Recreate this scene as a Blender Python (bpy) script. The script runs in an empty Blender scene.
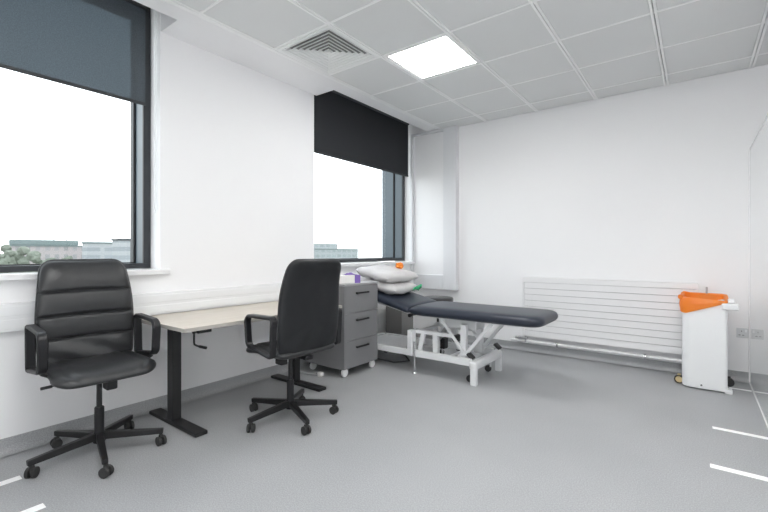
import bpy, bmesh, math, random
from mathutils import Vector, Matrix, noise
random.seed(4)
C = bpy.context.scene.collection
PI = math.pi
R = math.radians

# ------------------------------------------------------------------ materials
def newmat(name):
    m = bpy.data.materials.new(name); m.use_nodes = True
    nt = m.node_tree
    return m, nt, nt.nodes['Principled BSDF'], nt.nodes['Material Output']

def mat(name, col, rough=0.5, metal=0.0, spec=0.5, var=0.0, vscale=8.0, bump=0.0, bscale=60.0, coat=0.0):
    m, nt, b, out = newmat(name)
    b.inputs['Base Color'].default_value = (*col, 1)
    b.inputs['Roughness'].default_value = rough
    b.inputs['Metallic'].default_value = metal
    b.inputs['Specular IOR Level'].default_value = spec
    b.inputs['Coat Weight'].default_value = coat
    tc = nt.nodes.new('ShaderNodeTexCoord')
    n = nt.nodes.new('ShaderNodeTexNoise'); n.inputs['Scale'].default_value = vscale
    n.inputs['Detail'].default_value = 4
    nt.links.new(tc.outputs['Object'], n.inputs['Vector'])
    mix = nt.nodes.new('ShaderNodeMix'); mix.data_type = 'RGBA'
    mix.inputs['A'].default_value = (*[c * (1 - var) for c in col], 1)
    mix.inputs['B'].default_value = (*[min(1, c * (1 + var)) for c in col], 1)
    nt.links.new(n.outputs['Fac'], mix.inputs['Factor'])
    nt.links.new(mix.outputs['Result'], b.inputs['Base Color'])
    if bump > 0:
        n2 = nt.nodes.new('ShaderNodeTexNoise'); n2.inputs['Scale'].default_value = bscale
        nt.links.new(tc.outputs['Object'], n2.inputs['Vector'])
        bp = nt.nodes.new('ShaderNodeBump'); bp.inputs['Strength'].default_value = bump
        bp.inputs['Distance'].default_value = 0.004
        nt.links.new(n2.outputs['Fac'], bp.inputs['Height'])
        nt.links.new(bp.outputs['Normal'], b.inputs['Normal'])
    return m

M = {}
M['wall'] = mat('wall_paint', (.895, .895, .905), .55, var=.015, vscale=1.5, bump=.02, bscale=150)
M['soffit'] = mat('soffit_paint', (.90, .90, .91), .6, var=.01)
M['white_gloss'] = mat('white_gloss_paint', (.86, .86, .87), .25, var=.01)
M['border'] = mat('panel_border_white', (.74, .75, .77), .35, var=.01)
M['white_plastic'] = mat('white_plastic', (.84, .85, .86), .35, var=.01)
M['white_metal'] = mat('white_powder_coated_metal', (.78, .79, .80), .3, var=.02)
M['tile'] = mat('ceiling_tile', (.75, .76, .76), .45, var=.02, vscale=2)
M['tbar'] = mat('ceiling_grid_bar', (.95, .955, .955), .4, var=.01)
M['tgap'] = mat('ceiling_gap', (.30, .30, .30), .8)
M['frame'] = mat('window_frame_grey', (.028, .031, .036), .45, var=.05)
M['jamb'] = mat('window_jamb_daylit', (.085, .115, .14), .35, spec=.6, var=.08)  # blue-grey frame metal, lightened for the daylight on the jamb faces
M['gasket'] = mat('black_gasket', (.006, .006, .008), .7)
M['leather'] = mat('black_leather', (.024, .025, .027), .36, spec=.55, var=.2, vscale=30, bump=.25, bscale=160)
M['leather_back'] = mat('black_backrest_rear', (.010, .011, .013), .45, spec=.4, var=.2, vscale=30, bump=.15, bscale=160)  # darker black for the rear sheet of the backrest
M['plastic'] = mat('black_plastic', (.011, .011, .013), .42, spec=.45, var=.1, vscale=20, bump=.05, bscale=300)
M['blackmetal'] = mat('black_metal', (.012, .012, .013), .38, spec=.5, var=.1)
M['rubber'] = mat('dark_rubber', (.03, .03, .03), .6)
M['deskmetal'] = mat('anthracite_metal', (.014, .014, .015), .45, var=.1)
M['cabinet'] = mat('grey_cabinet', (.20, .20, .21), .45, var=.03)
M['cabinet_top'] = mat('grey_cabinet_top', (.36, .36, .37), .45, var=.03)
M['navy'] = mat('navy_vinyl', (.019, .025, .041), .38, spec=.5, var=.08, vscale=6, bump=.06, bscale=200)
M['chrome'] = mat('chrome', (.75, .75, .76), .18, metal=1)
M['steel'] = mat('steel', (.5, .5, .5), .35, metal=1)
M['pillow'] = mat('white_pillow', (.60, .59, .595), .5, var=.02, bump=.25, bscale=25)
M['purple'] = mat('purple', (.20, .12, .42), .5, var=.1)
M['card'] = mat('white_card', (.8, .79, .77), .6, var=.03)
M['orange'] = mat('orange_cloth', (.95, .28, .03), .5, var=.1)
M['green'] = mat('green_strap', (.04, .38, .17), .5, var=.15)
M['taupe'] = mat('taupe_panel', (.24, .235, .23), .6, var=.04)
M['greyplate'] = mat('grey_plate', (.42, .42, .43), .5)
M['radiator'] = mat('radiator_white', (.84, .84, .85), .3, var=.01)
M['groove'] = mat('radiator_groove', (.22, .22, .23), .7)
M['pipe'] = mat('painted_pipe', (.80, .80, .81), .25, var=.02)
M['brass'] = mat('beige_wheel', (.55, .44, .24), .4, var=.2)
M['tape'] = mat('white_tape', (1.0, 1.0, 1.0), .5)
M['grey_cable'] = mat('grey_cable', (.35, .35, .36), .5)
M['socket'] = mat('socket_plate', (.62, .63, .64), .3, metal=.3)
M['sockethole'] = mat('socket_hole', (.08, .08, .08), .6)
M['ventwhite'] = mat('vent_white', (.90, .91, .91), .4)
M['ventdark'] = mat('vent_dark', (.05, .05, .055), .8)
M['inner_shadow'] = mat('blind_box_grey', (.55, .55, .56), .7)

def leather_tune():
    pass

def floor_mat():
    m, nt, b, out = newmat('grey_vinyl_floor')
    tc = nt.nodes.new('ShaderNodeTexCoord')
    n1 = nt.nodes.new('ShaderNodeTexNoise'); n1.inputs['Scale'].default_value = 160; n1.inputs['Detail'].default_value = 2
    n2 = nt.nodes.new('ShaderNodeTexNoise'); n2.inputs['Scale'].default_value = 1.2; n2.inputs['Detail'].default_value = 3
    v = nt.nodes.new('ShaderNodeTexVoronoi'); v.inputs['Scale'].default_value = 220
    for n in (n1, n2, v): nt.links.new(tc.outputs['Object'], n.inputs['Vector'])
    r = nt.nodes.new('ShaderNodeValToRGB')
    r.color_ramp.elements[0].position = .35; r.color_ramp.elements[0].color = (.325, .332, .342, 1)
    r.color_ramp.elements[1].position = .68; r.color_ramp.elements[1].color = (.435, .443, .455, 1)
    nt.links.new(n1.outputs['Fac'], r.inputs['Fac'])
    r2 = nt.nodes.new('ShaderNodeValToRGB')
    r2.color_ramp.elements[0].position = .30; r2.color_ramp.elements[0].color = (.93, .93, .93, 1)
    r2.color_ramp.elements[1].position = .70; r2.color_ramp.elements[1].color = (1.05, 1.05, 1.05, 1)
    nt.links.new(n2.outputs['Fac'], r2.inputs['Fac'])
    mx = nt.nodes.new('ShaderNodeMix'); mx.data_type = 'RGBA'; mx.blend_type = 'MULTIPLY'
    mx.inputs['Factor'].default_value = 1
    nt.links.new(r.outputs['Color'], mx.inputs['A']); nt.links.new(r2.outputs['Color'], mx.inputs['B'])
    # sparse dark flecks
    r3 = nt.nodes.new('ShaderNodeValToRGB')
    r3.color_ramp.elements[0].position = .10; r3.color_ramp.elements[0].color = (.72, .72, .73, 1)
    r3.color_ramp.elements[1].position = .22; r3.color_ramp.elements[1].color = (1, 1, 1, 1)
    nt.links.new(v.outputs['Distance'], r3.inputs['Fac'])
    mx2 = nt.nodes.new('ShaderNodeMix'); mx2.data_type = 'RGBA'; mx2.blend_type = 'MULTIPLY'
    mx2.inputs['Factor'].default_value = .8
    nt.links.new(mx.outputs['Result'], mx2.inputs['A']); nt.links.new(r3.outputs['Color'], mx2.inputs['B'])
    nt.links.new(mx2.outputs['Result'], b.inputs['Base Color'])
    b.inputs['Roughness'].default_value = .5
    b.inputs['Specular IOR Level'].default_value = .35
    return m
M['floor'] = floor_mat()

def wood_mat():
    m, nt, b, out = newmat('pale_maple_desktop')
    tc = nt.nodes.new('ShaderNodeTexCoord')
    mp = nt.nodes.new('ShaderNodeMapping'); mp.inputs['Scale'].default_value = (22, 1.4, 6)
    n = nt.nodes.new('ShaderNodeTexNoise'); n.inputs['Scale'].default_value = 3; n.inputs['Detail'].default_value = 6
    nt.links.new(tc.outputs['Object'], mp.inputs['Vector']); nt.links.new(mp.outputs['Vector'], n.inputs['Vector'])
    r = nt.nodes.new('ShaderNodeValToRGB')
    r.color_ramp.elements[0].position = .3; r.color_ramp.elements[0].color = (.56, .50, .43, 1)
    r.color_ramp.elements[1].position = .7; r.color_ramp.elements[1].color = (.66, .61, .54, 1)
    nt.links.new(n.outputs['Fac'], r.inputs['Fac']); nt.links.new(r.outputs['Color'], b.inputs['Base Color'])
    b.inputs['Roughness'].default_value = .4
    return m
M['wood'] = wood_mat()
M['woodedge'] = mat('desk_edge', (.42, .40, .37), .5, var=.05)

def blind_mat(name, col, trans):
    m, nt, b, out = newmat(name)
    tc = nt.nodes.new('ShaderNodeTexCoord')
    w = nt.nodes.new('ShaderNodeTexNoise'); w.inputs['Scale'].default_value = 160; w.inputs['Detail'].default_value = 3
    nt.links.new(tc.outputs['Object'], w.inputs['Vector'])
    r = nt.nodes.new('ShaderNodeValToRGB')
    r.color_ramp.elements[0].position = .3; r.color_ramp.elements[0].color = (*[c * .8 for c in col], 1)
    r.color_ramp.elements[1].position = .7; r.color_ramp.elements[1].color = (*[c * 1.2 for c in col], 1)
    nt.links.new(w.outputs['Fac'], r.inputs['Fac'])
    nt.links.new(r.outputs['Color'], b.inputs['Base Color'])
    b.inputs['Roughness'].default_value = .8
    tr = nt.nodes.new('ShaderNodeBsdfTransparent')
    tr.inputs['Color'].default_value = (.80, .92, 1, 1)
    mx = nt.nodes.new('ShaderNodeMixShader'); mx.inputs['Fac'].default_value = trans
    nt.links.new(b.outputs['BSDF'], mx.inputs[1]); nt.links.new(tr.outputs['BSDF'], mx.inputs[2])
    nt.links.new(mx.outputs['Shader'], out.inputs['Surface'])
    return m
M['blind_a'] = blind_mat('screen_fabric_backlit', (.085, .10, .115), .165)  # blind fabric in the lighter tone it shows when backlit
M['blind_b'] = blind_mat('screen_fabric_oblique', (.022, .024, .028), .006)  # blind fabric darkened for the oblique view that lets no backlight through

def glass_mat():
    m, nt, b, out = newmat('window_glass')
    t = nt.nodes.new('ShaderNodeBsdfTransparent'); t.inputs['Color'].default_value = (.97, .985, .985, 1)
    g = nt.nodes.new('ShaderNodeBsdfGlossy'); g.inputs['Roughness'].default_value = .02
    mx = nt.nodes.new('ShaderNodeMixShader'); mx.inputs['Fac'].default_value = .03
    nt.links.new(t.outputs['BSDF'], mx.inputs[1]); nt.links.new(g.outputs['BSDF'], mx.inputs[2])
    nt.links.new(mx.outputs['Shader'], out.inputs['Surface'])
    return m
M['glass'] = glass_mat()

def panel_mat():
    m, nt, b, out = newmat('glossy_white_panel')
    b.inputs['Base Color'].default_value = (.90, .91, .92, 1); b.inputs['Roughness'].default_value = .4
    g = nt.nodes.new('ShaderNodeBsdfGlossy'); g.inputs['Roughness'].default_value = .006
    g.inputs['Color'].default_value = (.96, .97, .97, 1)
    mx = nt.nodes.new('ShaderNodeMixShader')
    mx.inputs['Fac'].default_value = .80
    nt.links.new(b.outputs['BSDF'], mx.inputs[1]); nt.links.new(g.outputs['BSDF'], mx.inputs[2])
    nt.links.new(mx.outputs['Shader'], out.inputs['Surface'])
    return m
M['panel'] = panel_mat()

def bag_mat():
    m, nt, b, out = newmat('orange_translucent_bag')
    b.inputs['Base Color'].default_value = (1.0, .34, .05, 1); b.inputs['Roughness'].default_value = .3
    tr = nt.nodes.new('ShaderNodeBsdfTranslucent'); tr.inputs['Color'].default_value = (1.0, .42, .09, 1)
    tc = nt.nodes.new('ShaderNodeTexCoord')
    n = nt.nodes.new('ShaderNodeTexNoise'); n.inputs['Scale'].default_value = 18
    nt.links.new(tc.outputs['Object'], n.inputs['Vector'])
    bp = nt.nodes.new('ShaderNodeBump'); bp.inputs['Strength'].default_value = .5; bp.inputs['Distance'].default_value = .01
    nt.links.new(n.outputs['Fac'], bp.inputs['Height']); nt.links.new(bp.outputs['Normal'], b.inputs['Normal'])
    mx = nt.nodes.new('ShaderNodeMixShader'); mx.inputs['Fac'].default_value = .4
    nt.links.new(b.outputs['BSDF'], mx.inputs[1]); nt.links.new(tr.outputs['BSDF'], mx.inputs[2])
    nt.links.new(mx.outputs['Shader'], out.inputs['Surface'])
    return m
M['bag'] = bag_mat()

M['bag_inner'] = mat('bag_inside_lit_tone', (.90, .66, .45), .45, var=.1, vscale=20)  # same bag film, coloured paler as its lit inside
def emit_mat(name, col, s):
    m, nt, b, out = newmat(name)
    b.inputs['Base Color'].default_value = (.9, .9, .9, 1)
    b.inputs['Emission Color'].default_value = (*col, 1)
    b.inputs['Emission Strength'].default_value = s
    return m
LED = 17.0
M['led'] = emit_mat('led_diffuser', (1, .99, .97), LED)

def facade_mat(name, wall, win, sx, sz, lo=.35):
    m, nt, b, out = newmat(name)
    tc = nt.nodes.new('ShaderNodeTexCoord')
    mp = nt.nodes.new('ShaderNodeMapping'); mp.inputs['Rotation'].default_value = (R(90), 0, R(90))
    br = nt.nodes.new('ShaderNodeTexBrick')
    br.offset = 0
    br.inputs['Scale'].default_value = 1
    br.inputs['Brick Width'].default_value = sx; br.inputs['Row Height'].default_value = sz
    br.inputs['Mortar Size'].default_value = lo
    br.inputs['Mortar Smooth'].default_value = .1
    br.inputs['Color1'].default_value = (*win, 1); br.inputs['Color2'].default_value = (*[c * 1.25 for c in win], 1)
    br.inputs['Mortar'].default_value = (*wall, 1)
    # use y (along the front) and z (height) of the object
    sep = nt.nodes.new('ShaderNodeSeparateXYZ'); cmb = nt.nodes.new('ShaderNodeCombineXYZ')
    nt.links.new(tc.outputs['Object'], sep.inputs['Vector'])
    nt.links.new(sep.outputs['Y'], cmb.inputs['X']); nt.links.new(sep.outputs['Z'], cmb.inputs['Y'])
    nt.links.new(cmb.outputs['Vector'], br.inputs['Vector'])
    nt.links.new(br.outputs['Color'], b.inputs['Base Color'])
    b.inputs['Roughness'].default_value = .8
    return m

# ------------------------------------------------------------------ mesh helpers
class MB:
    def __init__(s):
        s.bm = bmesh.new(); s.mi = 0
    def _mark(s, before):
        for f in s.bm.faces:
            if f not in before: f.material_index = s.mi
    def box(s, a, b, bev=0.0, seg=2, rot=None, piv=None):
        before = set(s.bm.faces)
        a, b = Vector(a), Vector(b)
        r = bmesh.ops.create_cube(s.bm, size=1)
        vs = r['verts']
        sc = b - a; ce = (a + b) / 2
        for v in vs: v.co = Vector((v.co.x * sc.x, v.co.y * sc.y, v.co.z * sc.z)) + ce
        if bev > 0:
            es = list({e for v in vs for e in v.link_edges})
            rr = bmesh.ops.bevel(s.bm, geom=es, offset=min(bev, .49 * min(abs(sc.x), abs(sc.y), abs(sc.z))), segments=seg, profile=.5, affect='EDGES')
            vs = list({v for f in s.bm.faces if f not in before for v in f.verts})
        if rot is not None:
            p = Vector(piv) if piv is not None else ce
            for v in vs: v.co = rot @ (v.co - p) + p
        s._mark(before)
        return s
    def beam(s, p, q, w, h, up=(0, 0, 1), w2=None, h2=None, bev=.004):
        """box section from p to q; w across, h along 'up'"""
        before = set(s.bm.faces)
        p, q = Vector(p), Vector(q)
        d = (q - p).normalized(); u = Vector(up)
        side = d.cross(u)
        if side.length < 1e-5: side = d.cross(Vector((1, 0, 0)))
        side.normalize(); u = side.cross(d).normalized()
        w2 = w if w2 is None else w2; h2 = h if h2 is None else h2
        vs = []
        for c, ww, hh in ((p, w, h), (q, w2, h2)):
            for sx, sy in ((-1, -1), (1, -1), (1, 1), (-1, 1)):
                vs.append(s.bm.verts.new(c + side * sx * ww / 2 + u * sy * hh / 2))
        fs = [(3, 2, 1, 0), (4, 5, 6, 7)] + [(i, (i + 1) % 4, 4 + (i + 1) % 4, 4 + i) for i in range(4)]
        for f in fs: s.bm.faces.new([vs[i] for i in f])
        if bev > 0:
            es = list({e for v in vs for e in v.link_edges})
            bmesh.ops.bevel(s.bm, geom=es, offset=min(bev, .45 * min(w, h, w2, h2)), segments=2, profile=.5, affect='EDGES')
        s._mark(before)
        return s
    def tube(s, pts, r, n=12, cyclic=False, caps=True):
        before = set(s.bm.faces)
        pts = [Vector(p) for p in pts]; N = len(pts)
        rs = r if isinstance(r, (list, tuple)) else [r] * N
        rings = []; ref = None
        for i, p in enumerate(pts):
            if cyclic: d = pts[(i + 1) % N] - pts[i - 1]
            else: d = pts[min(i + 1, N - 1)] - pts[max(i - 1, 0)]
            d.normalize()
            if ref is None:
                ref = Vector((0, 0, 1)) if abs(d.z) < .9 else Vector((1, 0, 0))
            a = (ref - d * ref.dot(d)).normalized(); ref = a
            b = d.cross(a)
            rings.append([s.bm.verts.new(p + (a * math.cos(2 * PI * k / n) + b * math.sin(2 * PI * k / n)) * rs[i]) for k in range(n)])
        M_ = N if cyclic else N - 1
        for i in range(M_):
            A, B = rings[i], rings[(i + 1) % N]
            for k in range(n): s.bm.faces.new((A[k], A[(k + 1) % n], B[(k + 1) % n], B[k]))
        if caps and not cyclic:
            s.bm.faces.new(list(reversed(rings[0]))); s.bm.faces.new(rings[-1])
        s._mark(before)
        return s
    def cyl(s, p, q, r, n=20, r2=None):
        return s.tube([p, q], [r, r if r2 is None else r2], n)
    def lathe(s, prof, ce=(0, 0, 0), n=28, axis='z'):
        before = set(s.bm.faces)
        ce = Vector(ce); rings = []
        for (r, z) in prof:
            ring = []
            for k in range(n):
                a = 2 * PI * k / n
                v = Vector((r * math.cos(a), r * math.sin(a), z))
                if axis == 'x': v = Vector((v.z, v.x, v.y))
                if axis == 'y': v = Vector((v.x, v.z, v.y))
                ring.append(s.bm.verts.new(ce + v))
            rings.append(ring)
        for A, B in zip(rings, rings[1:]):
            for k in range(n): s.bm.faces.new((A[k], A[(k + 1) % n], B[(k + 1) % n], B[k]))
        s.bm.faces.new(list(reversed(rings[0]))); s.bm.faces.new(rings[-1])
        s._mark(before)
        return s
    def ribbon(s, pts, lat, w, t, cyclic=True):
        """flat band swept on a path; lat = unit vector across, w across, t thick"""
        before = set(s.bm.faces)
        lat = Vector(lat); pts = [Vector(p) for p in pts]; N = len(pts)
        rings = []
        c = min(t, w) * .3
        sec = [(-w / 2 + c, -t / 2), (w / 2 - c, -t / 2), (w / 2, -t / 2 + c), (w / 2, t / 2 - c), (w / 2 - c, t / 2), (-w / 2 + c, t / 2), (-w / 2, t / 2 - c), (-w / 2, -t / 2 + c)]
        for i, p in enumerate(pts):
            d = (pts[(i + 1) % N] - pts[i - 1]) if cyclic else (pts[min(i + 1, N - 1)] - pts[max(i - 1, 0)])
            d.normalize(); nn = d.cross(lat).normalized()
            rings.append([s.bm.verts.new(p + lat * a + nn * b) for a, b in sec])
        for i in range(N if cyclic else N - 1):
            A, B = rings[i], rings[(i + 1) % N]
            for k in range(8): s.bm.faces.new((A[k], A[(k + 1) % 8], B[(k + 1) % 8], B[k]))
        if not cyclic:
            s.bm.faces.new(list(reversed(rings[0]))); s.bm.faces.new(rings[-1])
        s._mark(before)
        return s
    def sheet2(s, us, vs, front, back, two=False):
        """closed cushion: two grids sharing their border; front(u,v), back(u,v)"""
        before = set(s.bm.faces)
        nu, nv = len(us), len(vs)
        F = [[None] * nv for _ in range(nu)]; B = [[None] * nv for _ in range(nu)]
        for i, u in enumerate(us):
            for j, v in enumerate(vs):
                F[i][j] = s.bm.verts.new(front(u, v))
                if i in (0, nu - 1) or j in (0, nv - 1): B[i][j] = F[i][j]
                else: B[i][j] = s.bm.verts.new(back(u, v))
        for G, flip in ((F, False), (B, True)):
            m_ = s.mi + (1 if flip and two else 0)
            for i in range(nu - 1):
                for j in range(nv - 1):
                    q = [G[i][j], G[i + 1][j], G[i + 1][j + 1], G[i][j + 1]]
                    if flip: q.reverse()
                    try: s.bm.faces.new(q).material_index = m_
                    except ValueError: pass
        return s
    def quad(s, *ps):
        f = s.bm.faces.new([s.bm.verts.new(p) for p in ps]); f.material_index = s.mi
        return s
    def build(s, name, mats, parent=None, loc=None, rotz=0, ang=40, label=None):
        bmesh.ops.recalc_face_normals(s.bm, faces=list(s.bm.faces))
        me = bpy.data.meshes.new(name); s.bm.to_mesh(me); s.bm.free()
        for m in (mats if isinstance(mats, (list, tuple)) else [mats]): me.materials.append(m)
        me.shade_smooth(); me.set_sharp_from_angle(angle=R(ang))
        o = bpy.data.objects.new(name, me); C.objects.link(o)
        wn = o.modifiers.new('weighted', 'WEIGHTED_NORMAL'); wn.keep_sharp = True; wn.weight = 80
        if parent: o.parent = parent
        if loc: o.location = loc
        o.rotation_euler = (0, 0, rotz)
        if label: o['label'] = label
        return o

def thing(name, label, cat, loc=(0, 0, 0), rotz=0, group=None):
    o = bpy.data.objects.new(name, None); C.objects.link(o)
    o.empty_display_size = .1
    o.location = loc; o.rotation_euler = (0, 0, rotz)
    o['label'] = label; o['category'] = cat
    if group: o['group'] = group
    return o
def tag(o, label, cat, group=None, kind=None):
    o['label'] = label; o['category'] = cat
    if group: o['group'] = group
    if kind: o['kind'] = kind
    return o
def struct(o, label=None, cat=None):
    o['kind'] = 'structure'
    if label: o['label'] = label
    if cat: o['category'] = cat
    return o
def lin(a, b, n): return [a + (b - a) * i / (n - 1) for i in range(n)]
def cosp(a, b, n): return [a + (b - a) * (1 - math.cos(PI * i / (n - 1))) / 2 for i in range(n)]

# ------------------------------------------------------------------ dimensions
LW, BW, CZ = -3.13, 4.825, 2.764
YB, XR = -1.7, 1.6           # rear wall and far right wall
CAM = (0, 0, 1.15)
W1 = (-.45, 1.423); W2 = (2.95, BW)
SILL = 1.025; HEAD = 3.0
GX, GY, GS = -2.675, 4.535, .612
MX = -2.725                  # edge of the plaster ceiling margin

# ------------------------------------------------------------------ the setting
struct(MB().box((LW - .5, YB - .2, -.12), (XR + .2, BW + .2, 0)).build('floor', M['floor']), 'speckled grey vinyl floor', 'floor')

b = MB()
XO = LW - .32
b.box((XO, YB - .2, 0), (LW, W1[0], 3.1))
b.box((XO, W1[1], 0), (LW, W2[0], 3.1))
b.box((XO, W1[0], 0), (LW, W1[1], SILL - .035))
b.box((XO, W2[0], 0), (LW, W2[1] + .2, SILL - .035))
b.box((XO, W1[0], HEAD), (LW, W1[1], 3.1))
b.box((XO, W2[0], HEAD), (LW, W2[1] + .2, 3.1))
struct(b.build('wall_left', M['wall']), 'white painted window wall', 'wall')
struct(MB().box((XO, BW, 0), (XR, BW + .2, 3.1)).build('wall_back', M['wall']), 'white painted end wall with the radiator', 'wall')
struct(MB().box((LW, YB - .2, 0), (XR, YB, 3.1)).build('wall_rear', M['wall']), 'white wall behind the viewpoint', 'wall')
struct(MB().box((XR, YB - .2, 0), (XR + .2, BW + .2, 3.1)).build('wall_far', M['wall']), 'white wall beyond the glossy partition', 'wall')
# glossy partition on the right
pr = MB().box((.375, -1.2, .012), (.405, BW - .012, 2.045), .003).build('wall_right', M['panel'])
struct(pr, 'low glossy white partition panel at the right', 'wall')
b = MB()
b.box((.368, BW - .016, 0), (.41, BW, 2.05), .003)
b.box((.369, -1.2, 0), (.41, BW - .016, .012), .002)
b.box((.371, -1.2, 2.045), (.409, BW - .016, 2.052), .002)
struct(b.build('trim_1', M['white_gloss']), 'thin white edge strip of the glossy partition', 'trim')

# ceiling: plaster margin with pockets over the windows, metal tiles
b = MB()
PKT = -2.88
def slab(x0, x1, y0, y1): b.box((x0, y0, CZ), (x1, y1, CZ + .03))
slab(LW, PKT, YB, W1[0]); slab(LW, PKT, W1[1] + .003, W2[0] + .033)
slab(PKT, MX - .004, YB, BW)
b.box((PKT - .002, W1[0], CZ + .03), (PKT + .02, W1[1], 3.1)); b.box((PKT - .002, W2[0], CZ + .03), (PKT + .02, BW, 3.1))
b.box((LW, W1[0] - .02, CZ + .03), (PKT, W1[0], 3.1)); b.box((LW, W1[1] + .003, CZ + .03), (PKT, W1[1] + .02, 3.1))
b.box((LW, W2[0] + .013, CZ + .03), (PKT, W2[0] + .033, 3.1))
b.box((XO, YB, 3.08), (XR, BW, 3.12))
ce = b.build('ceiling', M['soffit'])
struct(ce, 'white plaster ceiling margin beside the windows', 'ceiling')
# tiles (part of the ceiling)
b = MB()
gxs = [GX + GS * i for i in range(0, 8)]
gys = [BW] + [GY - GS * i for i in range(0, 11)]
HOLES = {(0, 'vent'): (-2.11, 2.675)}
def is_hole(x0, y1):
    return (abs(x0 - GX) < .01 and abs(y1 - (GY - 3 * GS)) < .01) or any(abs(x0 - lx) < .01 and abs(y1 - ly) < .01 for lx, ly in LIGHTS)
LIGHTS = [(GX + GS, GY - 2 * GS), (GX + 4 * GS, GY - 3 * GS), (GX + 2 * GS, GY - 6 * GS), (GX + 4 * GS, GY - 6 * GS)]  # panel by the vent is seen; the others are unseen, added for brightness
for i, x0 in enumerate(gxs):
    x1 = min(x0 + GS, XR)
    for j in range(len(gys) - 1):
        y1, y0 = gys[j], max(gys[j + 1], YB)
        if is_hole(x0, y1): continue
        b.mi = 0
        b.box((x0 + .020, y0 + .009, CZ - .004), (x1 - .020, y1 - .009, CZ + .02), .003, 1)
b.mi = 1
for x in gxs:
    b.box((x - .0195, YB, CZ - .007), (x - .003, BW, CZ + .025))
    b.box((x + .003, YB, CZ - .007), (x + .0195, BW, CZ + .025))
for y in gys[1:]:
    b.box((GX, y - .0085, CZ - .0065), (XR, y + .0085, CZ + .02))
b.box((MX, YB, CZ - .002), (GX - .022, BW, CZ + .02), .002)
b.mi = 2
b.box((MX - .01, YB, CZ + .022), (XR, BW, CZ + .03))
t = b.build('ceiling_tiles', [M['tile'], M['tbar'], M['tgap']], parent=ce)

# coved skirting
def cove(name, axis, fixed, a0, a1, sgn, label):
    prof = [(0, .093), (.004, .093), (.005, .05)]
    r = .04
    for k in range(7):
        a = PI / 2 * k / 6
        prof.append((.005 + r - r * math.cos(a), .045 - (r) * math.sin(a) + .0005))
    prof.append((0, .001))
    b = MB()
    A, B = [], []
    for (d, z) in prof:
        for L_, p in ((A, a0), (B, a1)):
            L_.append(b.bm.verts.new((fixed + sgn * d, p, z) if axis == 'y' else (p, fixed + sgn * d, z)))
    n = len(prof)
    for k in range(n): b.bm.faces.new((A[k], A[(k + 1) % n], B[(k + 1) % n], B[k]))
    b.bm.faces.new(A); b.bm.faces.new(list(reversed(B)))
    struct(b.build(name, M['floor'], ang=60), label, 'skirting')
cove('baseboard_left', 'y', LW, YB, BW, 1, 'coved grey vinyl skirting below the windows')
cove('baseboard_back', 'x', BW, LW + .045, .368, -1, 'coved grey vinyl skirting below the radiator')

# windows
def window(n, y0, y1, label, jr, xo, mo):
    w = bpy.data.objects.new('window_%d' % n, None); C.objects.link(w); struct(w, label, 'window')
    z0, z1 = SILL + .004, HEAD
    fx = LW - .147
    fw = .052
    def ring(x0, x1, wd, m, nm, extra=0):
        b = MB()
        zb = z0
        b.box((x0, y0, zb), (x1, y1, zb + wd * .72), .003)
        b.box((x0, y0, z1 - wd), (x1, y1, z1), .003)
        b.box((x0, y0, zb + wd * .72), (x1, y0 + wd, z1 - wd), .003)
        b.box((x0, y1 - wd, zb + wd * .72), (x1, y1, z1 - wd), .003)
        return b.build(nm, m, w)
    ring(fx - .02, fx, fw, M['frame'], 'window_frame')
    ring(fx - .14, fx - .02, fw - .003, M['jamb'], 'frame_jamb')
    ring(fx - .165, fx - .14, fw + .008, M['gasket'], 'glazing_gasket')
    ring(xo, fx - .165, fw + .003, mo, 'outer_reveal')
    b = MB(); b.box((fx - .156, y0 + fw, z0 + .03), (fx - .150, y1 - fw, z1 - fw))
    b.build('pane', M['glass'], w)
    yr = y1 + .057 if jr else y1 - .001
    b = MB(); b.box((LW - .16, y0, SILL - .035), (LW, y1, SILL), .0)
    b.box((LW - .0, y0 - .057, SILL - .037), (LW + .045, yr, SILL), .005)
    b.build('window_sill', M['white_gloss'], w)
window(1, W1[0], W1[1], 'large dark framed window behind the left chair', True, -3.50, M['frame'])
window(2, W2[0], W2[1], 'large dark framed window above the couch pillows', False, -3.64, M['jamb'])

def blind(y0, y1, m, label, zb, chain_y):
    r = thing('roller_blind', label, 'blind', (LW - .07, (y0 + y1) / 2, zb), 0, 'roller blinds in the window reveals')
    hw = (y1 - y0) / 2
    top = HEAD - .08 - zb
    b = MB()
    b.box((-.001, -hw, .02), (.001, hw, top)); b.build('fabric', m, r)
    MB().box((-.008, -hw, 0), (.008, hw, .022), .004).build('bottom_bar', M['frame'], r)
    MB().cyl((0, -hw, top + .02), (0, hw, top + .02), .028, 20).build('roller_tube', M['frame'], r)
    cy = chain_y - (y0 + y1) / 2
    MB().tube([(.03, cy - .004, top), (.03, cy - .004, 1.45 - zb), (.03, cy + .004, 1.44 - zb), (.03, cy + .01, 1.45 - zb), (.03, cy + .01, top)], .0018, 6).build('chain', M['white_plastic'], r)
    return r
blind(W1[0] + .05, 1.352, M['blind_a'], 'roller blind in a backlit slate tone half lowered over the left window', 2.215, 1.405)
blind(W2[0] + .02, 4.79, M['blind_b'], 'roller blind darkened as if not backlit, half lowered over the window above the couch', 2.195, 4.812)

# wall boxing right of window 2
bx = thing('wall_panel', 'white stepped boxing panel on the end wall beside the window', 'panel', (-2.78, BW, .66))
b = MB()
H_ = CZ - .66 - .004
b.box((-.345, -.03, 0), (.345, 0, H_), .003)
b.build('back_board', M['white_gloss'], bx)
b = MB()
b.box((.16, -.085, 0), (.345, -.03, H_), .004); b.box((-.345, -.085, 0), (.16, -.03, .19), .004)
b.box((-.345, -.085, .19), (-.32, -.03, H_), .004); b.box((-.32, -.085, H_ - .03), (.16, -.03, H_), .003)
b.build('border', M['border'], bx)

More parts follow.
